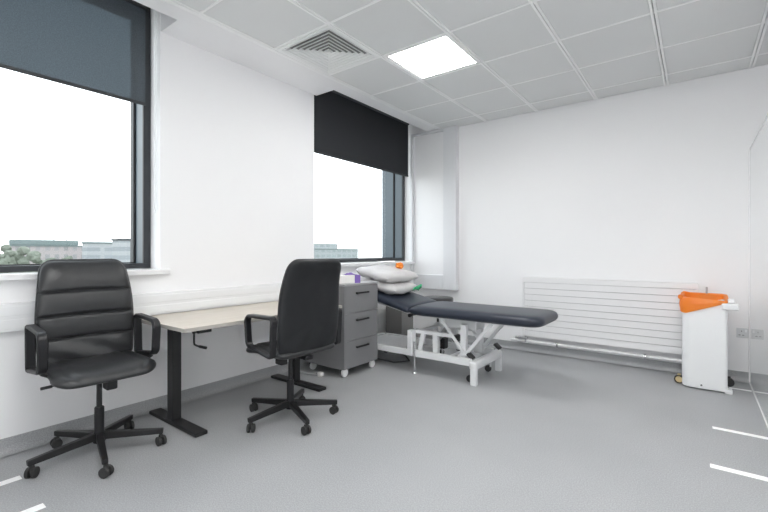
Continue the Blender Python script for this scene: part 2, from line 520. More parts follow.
# dado trunking
tk = thing('cable_trunking', 'long white cable trunking running along the wall behind the desk', 'trunking', (LW + .001, 0, 0))
b = MB()
b.box((0, YB + .01, .70), (.048, BW - .07, .86), .006)
b.build('channel', M['white_plastic'], tk)
b = MB()
b.box((.048, YB + .01, .715), (.053, BW - .07, .768), .002)
b.box((.048, YB + .01, .790), (.053, BW - .07, .842), .002)
b.build('cover_strip', M['white_plastic'], tk)

# ------------------------------------------------------------------ ceiling fixtures
def light(x0, y1, label, i):
    r = thing('ceiling_light', label, 'ceiling light', (x0 + GS / 2, y1 - GS / 2, CZ), 0, 'square ceiling light panels')
    h = GS / 2 - .014; e = .266
    b = MB()
    for a in ((-h, -h, h, -e), (-h, e, h, h), (-h, -e, -e, e), (e, -e, h, e)):
        b.box((a[0], a[1], -.004), (a[2], a[3], .02), .002)
    b.build('frame', M['tbar'], r)
    MB().box((-e, -e, -.001), (e, e, .012)).build('diffuser', M['led'], r)
LL = ['square lit ceiling light panel next to the air vent', 'added unseen ceiling light panel nearest the partition and radiator',
      'added unseen ceiling light panel above the left chair', 'added unseen ceiling light panel above the viewpoint']
for i, (x, y) in enumerate(LIGHTS): light(x, y, LL[i], i)

v = thing('ceiling_vent', 'square white four way ceiling air diffuser with nested louvres', 'air vent', (GX + GS / 2, GY - 3.5 * GS, CZ))
b = MB(); h = GS / 2 - .014
def sqring(b, o0, z0, o1, z1, th=.003):
    # sloped square ring from half size o0 at z0 to o1 at z1
    A = [b.bm.verts.new((sx * o0, sy * o0, z0)) for sx, sy in ((-1, -1), (1, -1), (1, 1), (-1, 1))]
    B = [b.bm.verts.new((sx * o1, sy * o1, z1)) for sx, sy in ((-1, -1), (1, -1), (1, 1), (-1, 1))]
    D = [b.bm.verts.new((sx * (o1 - th), sy * (o1 - th), z1 + .001)) for sx, sy in ((-1, -1), (1, -1), (1, 1), (-1, 1))]
    E_ = [b.bm.verts.new((sx * (o0 - th), sy * (o0 - th), z0 + th)) for sx, sy in ((-1, -1), (1, -1), (1, 1), (-1, 1))]
    L = [A, B, D, E_] if th > 0 else [A, B]
    for q in range(4 if th > 0 else 1):
        P_, Q_ = L[q], L[(q + 1) % 4]
        for k in range(4): b.bm.faces.new((P_[k], P_[(k + 1) % 4], Q_[(k + 1) % 4], Q_[k]))
for a in ((-h, -h, h, -.262), (-h, .262, h, h), (-h, -.262, -.262, .262), (.262, -.262, h, .262)):
    b.box((a[0], a[1], -.008), (a[2], a[3], .015), .002)
b.build('frame', M['ventwhite'], v)
b = MB()
for k in range(7):
    o = .258 - k * .0355
    sqring(b, o, -.007, o - .011, -.006, .0)
    sqring(b, o - .009, -.006, o - .027, .018, .003)
b.box((-.02, -.02, -.004), (.02, .02, .004), .002)
b.build('louvre', M['ventwhite'], v, ang=20)
MB().box((-h, -h, .050), (h, h, .056)).build('plenum', M['ventdark'], v)

# ------------------------------------------------------------------ office chairs
def office_chair(loc, rotz, label, base_phase, cast_seed):
    rnd = random.Random(cast_seed)
    r = thing('office_chair', label, 'chair', loc, rotz, 'black office chairs at the desk')
    # local: +x forward, +y left
    # seat cushion
    SD0, SD1, SW = -.235, .225, .250
    def hw(x):
        rr = .10
        if x > SD1 - rr: return SW - rr + math.sqrt(max(0, rr * rr - (x - SD1 + rr) ** 2))
        if x < SD0 + .05:
            rr = .05
            return SW - .02 - rr + math.sqrt(max(0, rr * rr - (SD0 + rr - x) ** 2))
        return SW - .02 * (1 - (x - SD0) / (SD1 - SD0))
    def sf(u, v):
        y = u * hw(v)
        e = (max(0, 1 - abs(u) ** 8)) ** .5
        t = (v - SD0) / (SD1 - SD0)
        ev = (max(0, 1 - abs(2 * t - 1) ** 10)) ** .5
        z = .500 + .034 * e * ev - .028 * max(0, t - .6) ** 2 / .16
        z -= .010 * math.exp(-((abs(u) - .72) / .05) ** 2) * ev * e        # side seams
        z -= .006 * math.exp(-(u / .5) ** 2)
        z += .003 * noise.noise(Vector((u * 3, v * 12, 1))) * e * ev
        return Vector((v, y, z))
    def sb(u, v):
        p = sf(u, v); e = (max(0, 1 - abs(u) ** 8)) ** .5
        t = (v - SD0) / (SD1 - SD0); ev = (max(0, 1 - abs(2 * t - 1) ** 10)) ** .5
        p.z = .500 - .028 * max(0, t - .6) ** 2 / .16 - .032 * e * ev
        return p
    MB().sheet2(cosp(-1, 1, 33), cosp(SD0, SD1, 25), sf, sb).build('seat', M['leather'], r, ang=60)
    # backrest: leans back; v height along the back
    BH = .618; BWd = .245
    seams = [.435, .295, .165]
    def bhw(v):
        t = v / BH
        base = BWd * (.94 + .08 * math.sin(min(1, t * 1.1) * PI) - .05 * t)
        rr = .070
        if v > BH - rr: base = base - rr + math.sqrt(max(0, rr * rr - (v - BH + rr) ** 2))
        rr = .06
        if v < rr: base = base - rr + math.sqrt(max(0, rr * rr - (rr - v) ** 2))
        return base
    def spine(v):
        t = v / BH
        return -.195 - .105 * t + .022 * math.sin(t * PI) - .012 * math.sin(t * 2 * PI)
    def pad(u, v):
        t = v / BH
        return (max(0, 1 - abs(u) ** 7)) ** .5 * (max(0, 1 - abs(2 * t - 1) ** 12)) ** .5
    def bf(u, v):
        p = pad(u, v)
        x = spine(v) + .034 * p
        for s_ in seams: x -= .013 * p * math.exp(-((v - s_ - .006 * (1 - u * u)) / .007) ** 2)
        for a, b_ in zip([BH] + seams, seams + [0.]):
            if b_ <= v <= a: x += .010 * p * max(0, math.sin(PI * (v - b_) / (a - b_))) ** .7
        if v < .165:   # slack folds near the seat
            w = math.sin(PI * v / .165)
            x += .010 * w * math.sin(u * 5 + v * 38) * p
        x += .006 * (u * u) * 1.0
        x += .002 * noise.noise(Vector((u * 4, v * 16, 3))) * p
        return Vector((x, u * bhw(v), .484 + v))
    def bb(u, v):
        p = pad(u, v)
        x = spine(v) - .036 * p + .004 * noise.noise(Vector((u * 3, v * 9, 8))) * p
        if v < .2: x += .006 * p * math.sin(u * 7 + v * 25) * math.sin(PI * v / .2)
        return Vector((x + .006 * u * u, u * bhw(v), .484 + v))
    vs = sorted(set(cosp(0, BH, 40) + [s_ + d for s_ in seams for d in (-.02, -.013, -.008, -.004, 0, .004, .008, .013, .02)]))
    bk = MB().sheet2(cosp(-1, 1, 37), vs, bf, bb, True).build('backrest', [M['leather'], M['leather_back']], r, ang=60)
    # piping round the backrest edge
    edge = []
    for v_ in cosp(0, BH, 30): edge.append(bf(-1, v_))
    for v_ in reversed(cosp(0, BH, 30)): edge.append(bf(1, v_))
    edge = [e + Vector((.001, 0, 0)) for e in edge]
    MB().tube([edge[i] for i in range(len(edge)) if i == 0 or (edge[i] - edge[i - 1]).length > 1e-4], .0055, 8, cyclic=False).build('piping', M['leather'], bk)
    # arms
    for sgn in (1, -1):
        x0, x1, z0, z1, rr = -.195, .096, .532, .742, .045
        pts = []
        def arc(cx, cz, a0, a1, rad=rr):
            for k in range(7):
                a = a0 + (a1 - a0) * k / 6
                pts.append((cx + rad * math.cos(a), sgn * .270, cz + rad * math.sin(a)))
        arc(x1 - rr, z1 - rr - .008, PI / 2, 0); arc(x1 - rr - .012, z0 + rr, 0, -PI / 2)
        arc(x0 + .02, z0 + .02 - .03, -PI / 2, -PI, .02); arc(x0 - .01 + .02, z1 - .02, PI, PI / 2, .02)
        ar = MB().ribbon(pts, (0, 1, 0), .046, .022)
        ar.build('armrest', M['plastic'], r, ang=35)
        b = MB()
        b.beam((-.02, sgn * .17, .463), (-.02, sgn * .268, .520), .13, .016)
        b.build('armrest_bracket', M['blackmetal'], r)
    # mechanism
    b = MB()
    b.box((-.10, -.06, .430), (.08, .06, .470), .008)
    b.box((.01, .012, .372), (.085, .068, .445), .008)
    b.box((-.21, -.03, .440), (-.08, .03, .465), .004)
    b.build('tilt_mechanism', M['plastic'], r)
    b = MB(); b.tube([(.0, -.05, .452), (.05, -.20, .452), (.055, -.235, .451)], .005, 8); b.cyl((.0545, -.225, .451), (.057, -.272, .450), .008, 10)
    b.build('lever', M['plastic'], r)
    b = MB(); b.beam((-.15, 0, .452), (-.205, 0, .53), .07, .012); b.build('back_bracket', M['blackmetal'], r)
    MB().lathe([(.014, .25), (.014, .435)]).build('gas_lift', M['blackmetal'], r)
    MB().lathe([(.030, .07), (.032, .075), (.032, .12), (.024, .135), (.024, .265), (.02, .27)]).build('gas_lift_sleeve', M['plastic'], r)
    for k in range(5):
        a = base_phase - rotz + k * 2 * PI / 5
        d = Vector((math.cos(a), math.sin(a), 0))
        b = MB()
        b.beam(d * .025 + Vector((0, 0, .105)), d * .325 + Vector((0, 0, .082)), .036, .042, w2=.028, h2=.030, bev=.005)
        lg = b.build('base_leg', M['blackmetal'], r)
        ca = rnd.uniform(0, 2 * PI); e = Vector((math.cos(ca), math.sin(ca), 0)); f = Vector((-e.y, e.x, 0))
        c0 = d * .309 + Vector((0, 0, .027)) + f * .008
        b = MB()
        for s_ in (-1, 1):
            p, q = c0 + e * s_ * .006, c0 + e * s_ * .024
            b.tube([p, p + (q - p) * .1, p + (q - p) * .85, q], [.024, .027, .027, .021], 18)
        b.cyl(c0 - e * .01, c0 + e * .01, .011, 10)
        b.cyl(d * .309 + Vector((0, 0, .03)), d * .309 + Vector((0, 0, .075)), .007, 10)
        b.box(c0 + Vector((-.011, -.011, .018)), c0 + Vector((.011, .011, .036)), .004)
        b.build('castor', M['rubber'], lg)
    return r
office_chair((-2.715, .90, 0), R(-3), 'black leather office chair left of the desk, its padded front turned to the room', R(-86), 1)
office_chair((-2.243, 1.892, 0), R(175.5), 'black leather office chair seen from behind, pulled up to the desk', R(-93), 5)

# ------------------------------------------------------------------ desk
dk = thing('desk', 'pale wood topped height adjustable desk with dark legs along the window wall', 'desk', (-2.725, 1.897, 0))
b = MB(); b.mi = 0
b.box((-.347, -.675, .676), (.338, .675, .70), .003)
b.build('desktop', M['wood'], dk)
b = MB()
for a in ((.3385, -.675, .6765, .3395, .675, .6985), (-.347, -.6765, .6765, .338, -.6755, .6985), (-.347, .6755, .6765, .338, .6765, .6985)):
    b.box(a[:3], a[3:])
b.build('edge_banding', M['woodedge'], dk)
b = MB(); b.box((-.117, -.52, .635), (-.057, .52, .670), .004); b.box((-.30, -.57, .65), (.30, -.48, .676), .003); b.box((-.30, .48, .65), (.30, .57, .676), .003)
b.build('underframe', M['deskmetal'], dk)
for sgn in (-1, 1):
    y = sgn * .525
    b = MB(); b.box((-.125, y - .03, .024), (-.050, y + .03, .655), .004)
    b.box((-.117, y - .022, .30), (-.057, y + .022, .65), .003)
    lg = b.build('leg', M['deskmetal'], dk)
    b = MB(); b.box((-.37, y - .042, .0), (.262, y + .042, .026), .008); b.build('foot', M['deskmetal'], lg)
b = MB()
b.tube([(.29, -.59, .668), (.29, -.59, .60), (.291, -.588, .588), (.305, -.58, .580), (.33, -.57, .576)], .006, 8)
b.cyl((.322, -.573, .5765), (.366, -.555, .571), .009, 10)
b.cyl((.29, -.59, .655), (.29, -.59, .676), .011, 10)
b.build('crank_handle', M['blackmetal'], dk)

# ------------------------------------------------------------------ drawer pedestal
pd = thing('drawer_cabinet', 'grey three drawer cabinet on white castors between desk and couch', 'cabinet', (-2.8, 3.011, 0))
hx, hy = .262, .246
b = MB(); b.box((-hx - .0, -hy, .075), (hx - .02, hy, .838), .003); b.build('carcass', M['cabinet'], pd)
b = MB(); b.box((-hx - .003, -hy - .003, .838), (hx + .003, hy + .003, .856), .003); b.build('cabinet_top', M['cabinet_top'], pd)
zs = [.078, .331, .584, .836]
for k in range(3):
    b = MB(); b.box((hx - .019, -hy + .018, zs[k] + .002), (hx, hy - .004, zs[k + 1] - .002), .002)
    dr = b.build('drawer', M['cabinet'], pd)
    z = zs[k + 1] - .070
    b = MB()
    b.box((hx + .012, -.088, z - .008), (hx + .022, .088, z + .008), .003)
    b.box((hx, -.088, z - .007), (hx + .014, -.076, z + .007), .001); b.box((hx, .076, z - .007), (hx + .014, .088, z + .007), .001)
    b.build('handle', M['gasket'], dr, label='black bar handle')
b = MB(); b.box((hx - .0195, -hy, .078), (hx, -hy + .0165, .836), .001); b.build('side_edge', M['cabinet'], pd)
for sx in (-1, 1):
    for sy in (-1, 1):
        cx, cy = sx * (hx - .055), sy * (hy - .045)
        cs = MB()
        cs.box((cx - .018, cy - .018, .064), (cx + .018, cy + .018, .075), .002)
        cs.box((cx - .02, cy - .024, .03), (cx - .01, cy + .024, .066), .002)
        o = cs.build('castor_mount', M['plastic'], pd)
        MB().lathe([(.026, -.015), (.037, -.011), (.0385, 0), (.037, .011), (.026, .015)], (cx + .014, cy, .0387), 24, 'x').build('castor', M['white_plastic'], o, label='white castor wheel')

# glove box on the cabinet
gb = thing('glove_box', 'white card glove box with purple end lying on the grey cabinet', 'box', (-2.66, 2.905, .856), R(68))
MB().box((-.105, -.06, 0), (.075, .06, .075), .003).build('carton', M['card'], gb)
MB().box((.0755, -.0605, 0), (.135, .0605, .076), .002).build('end_panel', M['purple'], gb, label='purple printed end of the box')
b = MB()
us = lin(-1, 1, 15)
def gf(u, v):
    return Vector((.05 + .05 * v + .006 * math.sin(5 * u), .04 * u, .078 + .018 * (1 - u * u) * (1 - v * v) + .008 * noise.noise(Vector((u * 3, v * 3, 0)))))
b.sheet2(us, us, gf, lambda u, v: Vector((gf(u, v).x, gf(u, v).y, .0765)))
b.build('glove', M['purple'], gb, label='purple glove poking out of the box')

# ------------------------------------------------------------------ examination couch
cx0 = thing('examination_couch', 'navy padded examination couch with a raised head end on a white wheeled frame', 'couch', (-2.0, 3.57, 0))
def cpart(name, b, m, parent=cx0, **k): return b.build(name, m, parent, **k)
def slabpad(L0, L1, hw_, zc, th, corner0, corner1, tilt=0.0, piv=None):
    def H(x):
        h = hw_
        for c_, x_, s_ in ((corner0, L0, 1), (corner1, L1, -1)):
            d = (x - x_) * s_
            if c_ > 0 and d < c_: h = min(h, hw_ - c_ * .9 + .9 * math.sqrt(max(0, c_ * c_ - (c_ - d) ** 2)))
        return h
    def prof(u, t): return (max(0, 1 - abs(u) ** 9)) ** .45 * (max(0, 1 - abs(2 * t - 1) ** 22)) ** .45
    rot = Matrix.Rotation(tilt, 3, 'Y')
    def pt(u, v, s_):
        t = (v - L0) / (L1 - L0)
        z = zc + s_ * th / 2 * prof(u, t)
        if s_ > 0: z += .006 * (1 - u * u) * prof(u, t)
        p = Vector((v, u * H(v), z))
        if piv is not None: p = rot @ (p - Vector(piv)) + Vector(piv)
        return p
    b = MB()
    b.sheet2(cosp(-1, 1, 29), cosp(L0, L1, 41), lambda u, v: pt(u, v, 1), lambda u, v: pt(u, v, -1))
    return b
# main section: x from hinge -.19 to foot 1.12 (local); head section rises to the wall
cpart('leg_cushion', slabpad(-.18, 1.045, .305, .592, .095, .02, .13), M['navy'], ang=50)
cpart('head_cushion', slabpad(-.86, -.195, .305, .592, .085, .05, .02, tilt=R(13.5), piv=(-.19, 0, .57)), M['navy'], ang=50)
b = MB()
b.box((-.12, -.21, .535), (.85, -.17, .562), .003); b.box((-.12, .17, .535), (.85, .21, .562), .003)
b.box((-.12, -.17, .535), (-.08, .17, .562), .003); b.box((.81, -.17, .535), (.85, .17, .562), .003); b.box((.3, -.17, .535), (.34, .17, .562), .003)
cpart('upper_frame', b, M['white_metal'])
b = MB()
for s_ in (-1, 1): b.beam((-.19, s_ * .19, .545), (-.80, s_ * .19, .668), .03, .02)
b.beam((-.70, -.19, .645), (-.70, .19, .645), .03, .02)
cpart('head_frame', b, M['white_metal'])
b = MB(); b.cyl((-.20, -.24, .54), (-.20, .24, .54), .011, 12); b.cyl((-.20, -.255, .54), (-.20, -.235, .54), .018, 12); b.cyl((-.20, -.05, .53), (-.2, -.05, .545), .02, 12)
cpart('hinge_bar', b, M['blackmetal'])
# lower base
b = MB()
for s_ in (-1, 1): b.box((-.90, s_ * .245 - .022, .158), (.44, s_ * .245 + .022, .218), .005)
b.box((-.90, -.223, .158), (-.85, .223, .218), .005); b.box((-.35, -.223, .166), (-.30, .223, .208), .004); b.box((.20, -.223, .166), (.25, .223, .208), .004)
b.box((-.85, -.223, .200), (-.35, .223, .208), .002)
cpart('base_frame', b, M['white_metal'])
b = MB()
b.box((.43, -.285, .130), (.505, .315, .205), .022, 4)
cpart('foot_beam', b, M['white_metal'])
for s_ in (-1, 1):
    yl = -.262 if s_ < 0 else .292
    b = MB(); b.box((.445, yl - .023, .0), (.50, yl + .023, .165), .005); cpart('foot_leg', b, M['white_metal'])
    b = MB()
    b.box((.425, s_ * .20 - .010, .05), (.435, s_ * .20 + .010, .15), .003)
    o = cpart('castor_stem', b, M['white_metal'])
    MB().lathe([(.02, -.012), (.031, -.009), (.031, .009), (.02, .012)], (.405, s_ * .20, .032), 20, 'y').build('castor', M['rubber'], o)
    b = MB()
    b.box((-.83, s_ * .20 - .012, .05), (-.81, s_ * .20 + .012, .14), .003)
    o = cpart('castor_stem', b, M['blackmetal'])
    MB().lathe([(.025, -.014), (.04, -.010), (.04, .010), (.025, .014)], (-.82, s_ * .20, .041), 20, 'y').build('castor', M['rubber'], o)
# lift columns and linkage
b = MB(); b.box((-.205, -.285, .165), (-.15, -.215, .405), .006); cpart('head_column', b, M['white_metal'])
b = MB(); b.box((-.205, .215, .165), (-.15, .285, .405), .006); cpart('head_column', b, M['white_metal'])
for s_ in (-1, 1):
    b = MB(); b.cyl((-.13, s_ * .27, .012), (-.13, s_ * .27, .30), .011, 12); b.lathe([(.022, 0), (.024, .004), (.018, .014)], (-.13, s_ * .27, 0), 16)
    cpart('steady_leg', b, M['chrome'])
b = MB()
for s_ in (-1, 1): b.box((-.15, s_ * .20 - .018, .372), (.24, s_ * .20 + .018, .405), .004)
b.box((-.15, -.18, .375), (-.11, .18, .402), .003)
cpart('middle_frame', b, M['white_metal'])
for s_ in (-1, 1):
    b = MB(); b.beam((-.07, s_ * .20, .39), (-.11, s_ * .20, .21), .03, .045, up=(1, 0, 0)); cpart('lift_arm', b, M['white_metal'])
    b = MB(); b.beam((.055, s_ * .19, .39), (.06, s_ * .19, .20), .05, .05, up=(1, 0, 0)); cpart('lift_arm', b, M['white_metal'])
    b = MB(); b.beam((.335, s_ * .17, .50), (.335, s_ * .17, .19), .05, .055, up=(1, 0, 0)); cpart('foot_column', b, M['white_metal'])
    b = MB(); b.beam((.12, s_ * .215, .54), (.335, s_ * .20, .26), .016, .028, up=(1, 0, 0)); cpart('brace', b, M['white_metal'])
    b = MB(); b.beam((.60, s_ * .19, .53), (.35, s_ * .19, .22), .02, .032, up=(1, 0, 0)); cpart('brace', b, M['white_metal'])
b = MB(); b.box((.10, -.10, .44), (.42, .10, .53), .01); cpart('actuator_housing', b, M['white_metal'])
b = MB(); b.cyl((-.05, 0, .26), (.10, 0, .46), .022, 14); b.cyl((-.10, 0, .21), (-.05, 0, .26), .014, 14); cpart('actuator', b, M['steel'])
b = MB(); b.box((-.02, .02, .195), (.03, .10, .30), .008); cpart('motor', b, M['plastic'])
b = MB(); b.cyl((.13, .05, .305), (.13, .12, .305), .035, 18); cpart('motor_drum', b, M['rubber'])
b = MB(); b.cyl((-.10, -.20, .26), (.06, -.20, .262), .007, 8); b.cyl((.03, -.20, .2615), (.075, -.20, .262), .014, 10); cpart('foot_bar', b, M['steel'])
# foot pedals
def pedal(px, py, pz, ang):
    b = MB()
    b.beam((px - .12, py, .225), (px, py, pz), .02, .014)
    o = cpart('pedal_arm', b, M['white_metal'])
    b = MB()
    rot = Matrix.Rotation(ang, 3, 'Y')
    b.box((px - .035, py - .034, pz - .013), (px + .035, py + .034, pz + .013), .01, 3, rot=rot, piv=(px, py, pz))
    b.build('foot_pedal', M['rubber'], o)
pedal(.415, -.20, .232, R(40)); pedal(.50, .20, .258, R(40))
b = MB(); b.box((-.74, -.2685, .17), (-.62, -.2665, .205), .0005); cpart('rating_plate', b, M['greyplate'], label='small grey plate on the white rail')
b = MB(); b.tube([(-.86, -.2, .10), (-.7, -.15, .03), (-.5, -.1, .01), (-.4, .05, .008), (-.55, .2, .008), (-.8, .3, .008)], .007, 8); cpart('power_cord', b, M['plastic'])

# pillows
def pillow(loc, hx_, hy_, th, rot, tilt, seed, name, label, mt):
    def f(u, v, s_):
        e = (max(0, 1 - u ** 6)) ** .55 * (max(0, 1 - v ** 6)) ** .55
        pin = 1 - .06 * (abs(u) * abs(v)) ** 2 + .0
        nz = noise.noise(Vector((u * 2.2 + seed, v * 2.2, s_))) * .25 + noise.noise(Vector((u * 6 + seed, v * 6, s_ * 2))) * .16
        x = u * hx_ * (1 - .06 * (1 - v * v) * 0 - .05 * (v * v) * (u * u)); y = v * hy_ * pin
        z = s_ * th / 2 * e * (1 + nz) + .012 * noise.noise(Vector((u * 1.5, v * 1.5, seed)))
        p = Vector((x, y, z))
        return Matrix.Rotation(tilt, 3, 'Y') @ p
    b = MB()
    us = cosp(-1, 1, 33)
    b.sheet2(us, us, lambda u, v: f(u, v, 1), lambda u, v: f(u, v, -1))
    o = b.build(name, mt, None, loc, rot, ang=70)
    tag(o, label, 'pillow', 'white pillows on the couch')
    return o
pillow((-2.615, 3.575, .795), .225, .26, .105, R(4), R(10), 2, 'pillow', 'small white pillow lying directly on the navy couch head', M['pillow'])
pillow((-2.665, 3.585, .915), .245, .27, .12, R(-6), R(9), 7, 'pillow', 'upper white pillow, stacked on the smaller pillow on the couch', M['pillow'])

# orange and green bits
def crumple(name, loc, rx, ry, rz, m, label, cat, seed):
    b = MB()
    bmesh.ops.create_icosphere(b.bm, subdivisions=4, radius=1)
    for v_ in b.bm.verts:
        n = v_.co.normalized()
        k = 1 + .35 * noise.noise(n * 1.8 + Vector((seed, 0, 0))) + .2 * noise.noise(n * 4 + Vector((0, seed, 0)))
        v_.co = Vector((n.x * rx * k, n.y * ry * k, n.z * rz * k))
    o = b.build(name, m, None, loc, ang=80); tag(o, label, cat)
crumple('orange_bag', (-2.62, 3.75, .998), .045, .045, .033, M['orange'], 'small crumpled orange bag on the upper pillow', 'bag', 3)
b = MB()
us = lin(0, 1, 40)
pts = [(.10 * math.sin(2.2 * PI * t) * (1 - .3 * t) + .03 * t, .05 * math.cos(2.6 * PI * t), .016 + .045 * math.sin(PI * t * 2.0) ** 2) for t in us]
b.ribbon(pts, (0, .35, .94), .028, .003, cyclic=False)
o = b.build('strap', M['green'], None, (-2.43, 3.74, .735), R(10)); tag(o, 'green strap looped on the couch beside the pillows', 'strap')

# ------------------------------------------------------------------ stool and grey box behind couch
st = thing('stool', 'round black padded stool standing behind the couch', 'stool', (-2.43, 4.27, 0))
b = MB(); b.lathe([(.12, .555), (.170, .558), (.180, .57), (.182, .59), (.180, .608), (.170, .618), (.14, .623), (.05, .626)], n=40); b.build('seat', M['leather'], st)
MB().lathe([(.03, .08), (.03, .30), (.014, .305), (.014, .55), (.05, .545), (.05, .557)]).build('post', M['blackmetal'], st)
for k in range(5):
    a = .4 + k * 2 * PI / 5; d = Vector((math.cos(a), math.sin(a), 0))
    b = MB(); b.beam(d * .02 + Vector((0, 0, .09)), d * .25 + Vector((0, 0, .07)), .035, .03, w2=.025, h2=.022)
    lg = b.build('base_leg', M['blackmetal'], st)
    MB().lathe([(.018, -.02), (.027, -.016), (.027, .016), (.018, .02)], (d.x * .235, d.y * .235, .028), 18, 'x').build('castor', M['rubber'], lg)

gx = thing('grey_box', 'plain taupe grey box shape in the corner behind the couch', 'box', (-2.955, 4.235, 0))  # plain box shape for the taupe grey area in the corner
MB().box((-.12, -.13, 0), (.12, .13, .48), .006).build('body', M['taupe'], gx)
MB().box((-.125, -.135, .482), (.125, .135, .505), .006).build('top_plate', M['taupe'], gx)

# ------------------------------------------------------------------ radiator, pipe
rx0, rx1 = -1.59, .02
rd = thing('radiator', 'wide white flat radiator with horizontal grooves low on the end wall', 'radiator', ((rx0 + rx1) / 2, BW, .19))
hw_ = (rx1 - rx0) / 2
b = MB()
n = 9; hh = .67; capz = .055
ph = (hh - capz) / n
for k in range(n):
    b.box((-hw_ + .02, -.085, k * ph + .0035), (hw_ - .02, -.06, (k + 1) * ph - .0005), .003, 2)
b.build('front_panel', M['radiator'], rd)
MB().box((-hw_ + .022, -.07, .004), (hw_ - .022, -.035, hh - .004)).build('core', M['groove'], rd)
b = MB(); b.box((-hw_, -.09, hh - capz + .002), (hw_, -.03, hh), .006); b.build('top_grille', M['radiator'], rd)
for s_ in (-1, 1):
    b = MB(); b.box((s_ * (hw_ - .01) - .01, -.09, 0), (s_ * (hw_ - .01) + .01, -.03, hh - capz), .004)
    b.build('side_panel', M['radiator'], rd)
for x in (-.55, .55):
    b = MB(); b.box((x - .03, -.035, .05), (x + .03, -.001, .6), .003)
    b.build('wall_bracket', M['radiator'], rd)
hp = thing('heating_pipe', 'white heating pipe running along the wall under the radiator', 'pipe', (-.8, BW - .055, .128))
MB().cyl((-.93, 0, 0), (.80, 0, 0), .016, 16).build('pipe', M['pipe'], hp)
b = MB()
b.cyl((-.76, -.012, -.01), (-.76, -.012, .060), .011, 12)
b.cyl((-.84, -.012, .035), (-.74, -.012, .035), .019, 14)
b.cyl((-.875, -.012, .035), (-.84, -.012, .035), .015, 14)
b.build('valve', M['chrome'], hp)
for x in (-.42, .4):
    b = MB(); b.lathe([(.02, -.012), (.023, -.010), (.023, .010), (.02, .012)], (x, 0, 0), 18, 'x'); b.box((x - .008, 0.015, -.008), (x + .008, .0495, .008), .001)
    b.build('pipe_clip', M['chrome'], hp)

# ------------------------------------------------------------------ waste bin
bn = thing('waste_bin', 'white waste bin with an orange bag over its rim by the radiator', 'bin', (.055, 4.36, 0), 0)
def rr_loop(x0, x1, y0, y1, rad, n=8):
    out = []
    for (cx, cy, a0) in ((x1 - rad[0], y0 + rad[0], -PI / 2), (x1 - rad[1], y1 - rad[1], 0), (x0 + rad[2], y1 - rad[2], PI / 2), (x0 + rad[3], y0 + rad[3], PI)):
        i = ((x1 - rad[0], y0 + rad[0], -PI / 2), (x1 - rad[1], y1 - rad[1], 0), (x0 + rad[2], y1 - rad[2], PI / 2), (x0 + rad[3], y0 + rad[3], PI)).index((cx, cy, a0))
        for k in range(n):
            a = a0 + PI / 2 * k / (n - 1)
            out.append((cx + rad[i] * math.cos(a), cy + rad[i] * math.sin(a)))
    return out
def extrude_loop(b, loops, zs_, capb=True, capt=True):
    rings = [[b.bm.verts.new((x, y, z if not callable(z) else z(x, y))) for x, y in L_] for L_, z in zip(loops, zs_)]
    n = len(rings[0])
    for A, B in zip(rings, rings[1:]):
        for k in range(n): b.bm.faces.new((A[k], A[(k + 1) % n], B[(k + 1) % n], B[k]))
    if capb: b.bm.faces.new(list(reversed(rings[0])))
    if capt: b.bm.faces.new(rings[-1])
BX0, BX1, BY0, BY1 = -.152, .150, -.02, .29
L1 = rr_loop(BX0, BX1, BY0, BY1, (.02, .03, .06, .06))
L0 = rr_loop(BX0 + .006, BX1 - .003, BY0 + .003, BY1 - .003, (.02, .03, .06, .06))
b = MB(); extrude_loop(b, [L0, L1, L1], [.012, .02, lambda x, y: .66 + .09 * max(0, min(1, (x + .05) / .2))]); b.build('body', M['white_plastic'], bn)
LB = rr_loop(BX0 - .012, BX1 + .010, BY0 - .012, BY1 + .012, (.03, .04, .07, .07))
def zbot(x, y):
    t = (x - BX0) / (BX1 - BX0)
    return .638 + .098 * max(0, t) ** 1.9 + .005 * math.sin(x * 60)
def ztop(x, y): return .768 + .08 * max(0, y) - .012 * (x - BX0) / (BX1 - BX0) + .004 * math.sin(x * 45 + y * 50)
LB2 = rr_loop(BX0 - .02, BX1 + .006, BY0 - .02, BY1 + .014, (.03, .04, .07, .07))
LBi = rr_loop(BX0 + .012, BX1 - .015, BY0 + .012, BY1 - .01, (.02, .03, .06, .06))
b = MB()
extrude_loop(b, [LB, LB2, LB, LBi], [zbot, lambda x, y: (zbot(x, y) + ztop(x, y)) / 2, lambda x, y: ztop(x, y), lambda x, y: ztop(x, y) - .004], False, False)
b.mi = 1
extrude_loop(b, [LBi, LBi], [lambda x, y: ztop(x, y) - .004, .60], False, True)
b.build('bag', [M['bag'], M['bag_inner']], bn, ang=70, label='orange translucent bin bag folded over the rim')
b = MB()
b.box((BX0 - .028, BY0 + .01, .745), (BX0 + .01, BY0 + .06, .785), .015, 3)
b.build('bag_knot', M['bag'], bn)
b = MB()
b.box((BX1 - .04, BY0 - .024, .680), (BX1 + .070, BY0 + .05, .735), .010, 3)
b.box((BX1 + .0, BY0 - .01, .737), (BX1 + .045, BY0 + .04, .770), .006, 3)
b.build('lid_hinge', M['white_plastic'], bn)
b = MB(); b.box((.012, BY1 + .0, .60), (.028, BY1 + .014, .84), .004); b.build('lid_stay', M['greyplate'], bn, label='thin grey upright at the back of the bin')
b = MB(); b.box((BX1 - .02, BY0 - .0, .0), (BX1 + .03, BY0 + .08, .034), .005); b.build('foot', M['white_plastic'], bn)
b = MB(); b.cyl((-.02, BY0 - .001, .040), (-.02, BY0 + .004, .040), .007, 12); b.build('rivet', M['sockethole'], bn)
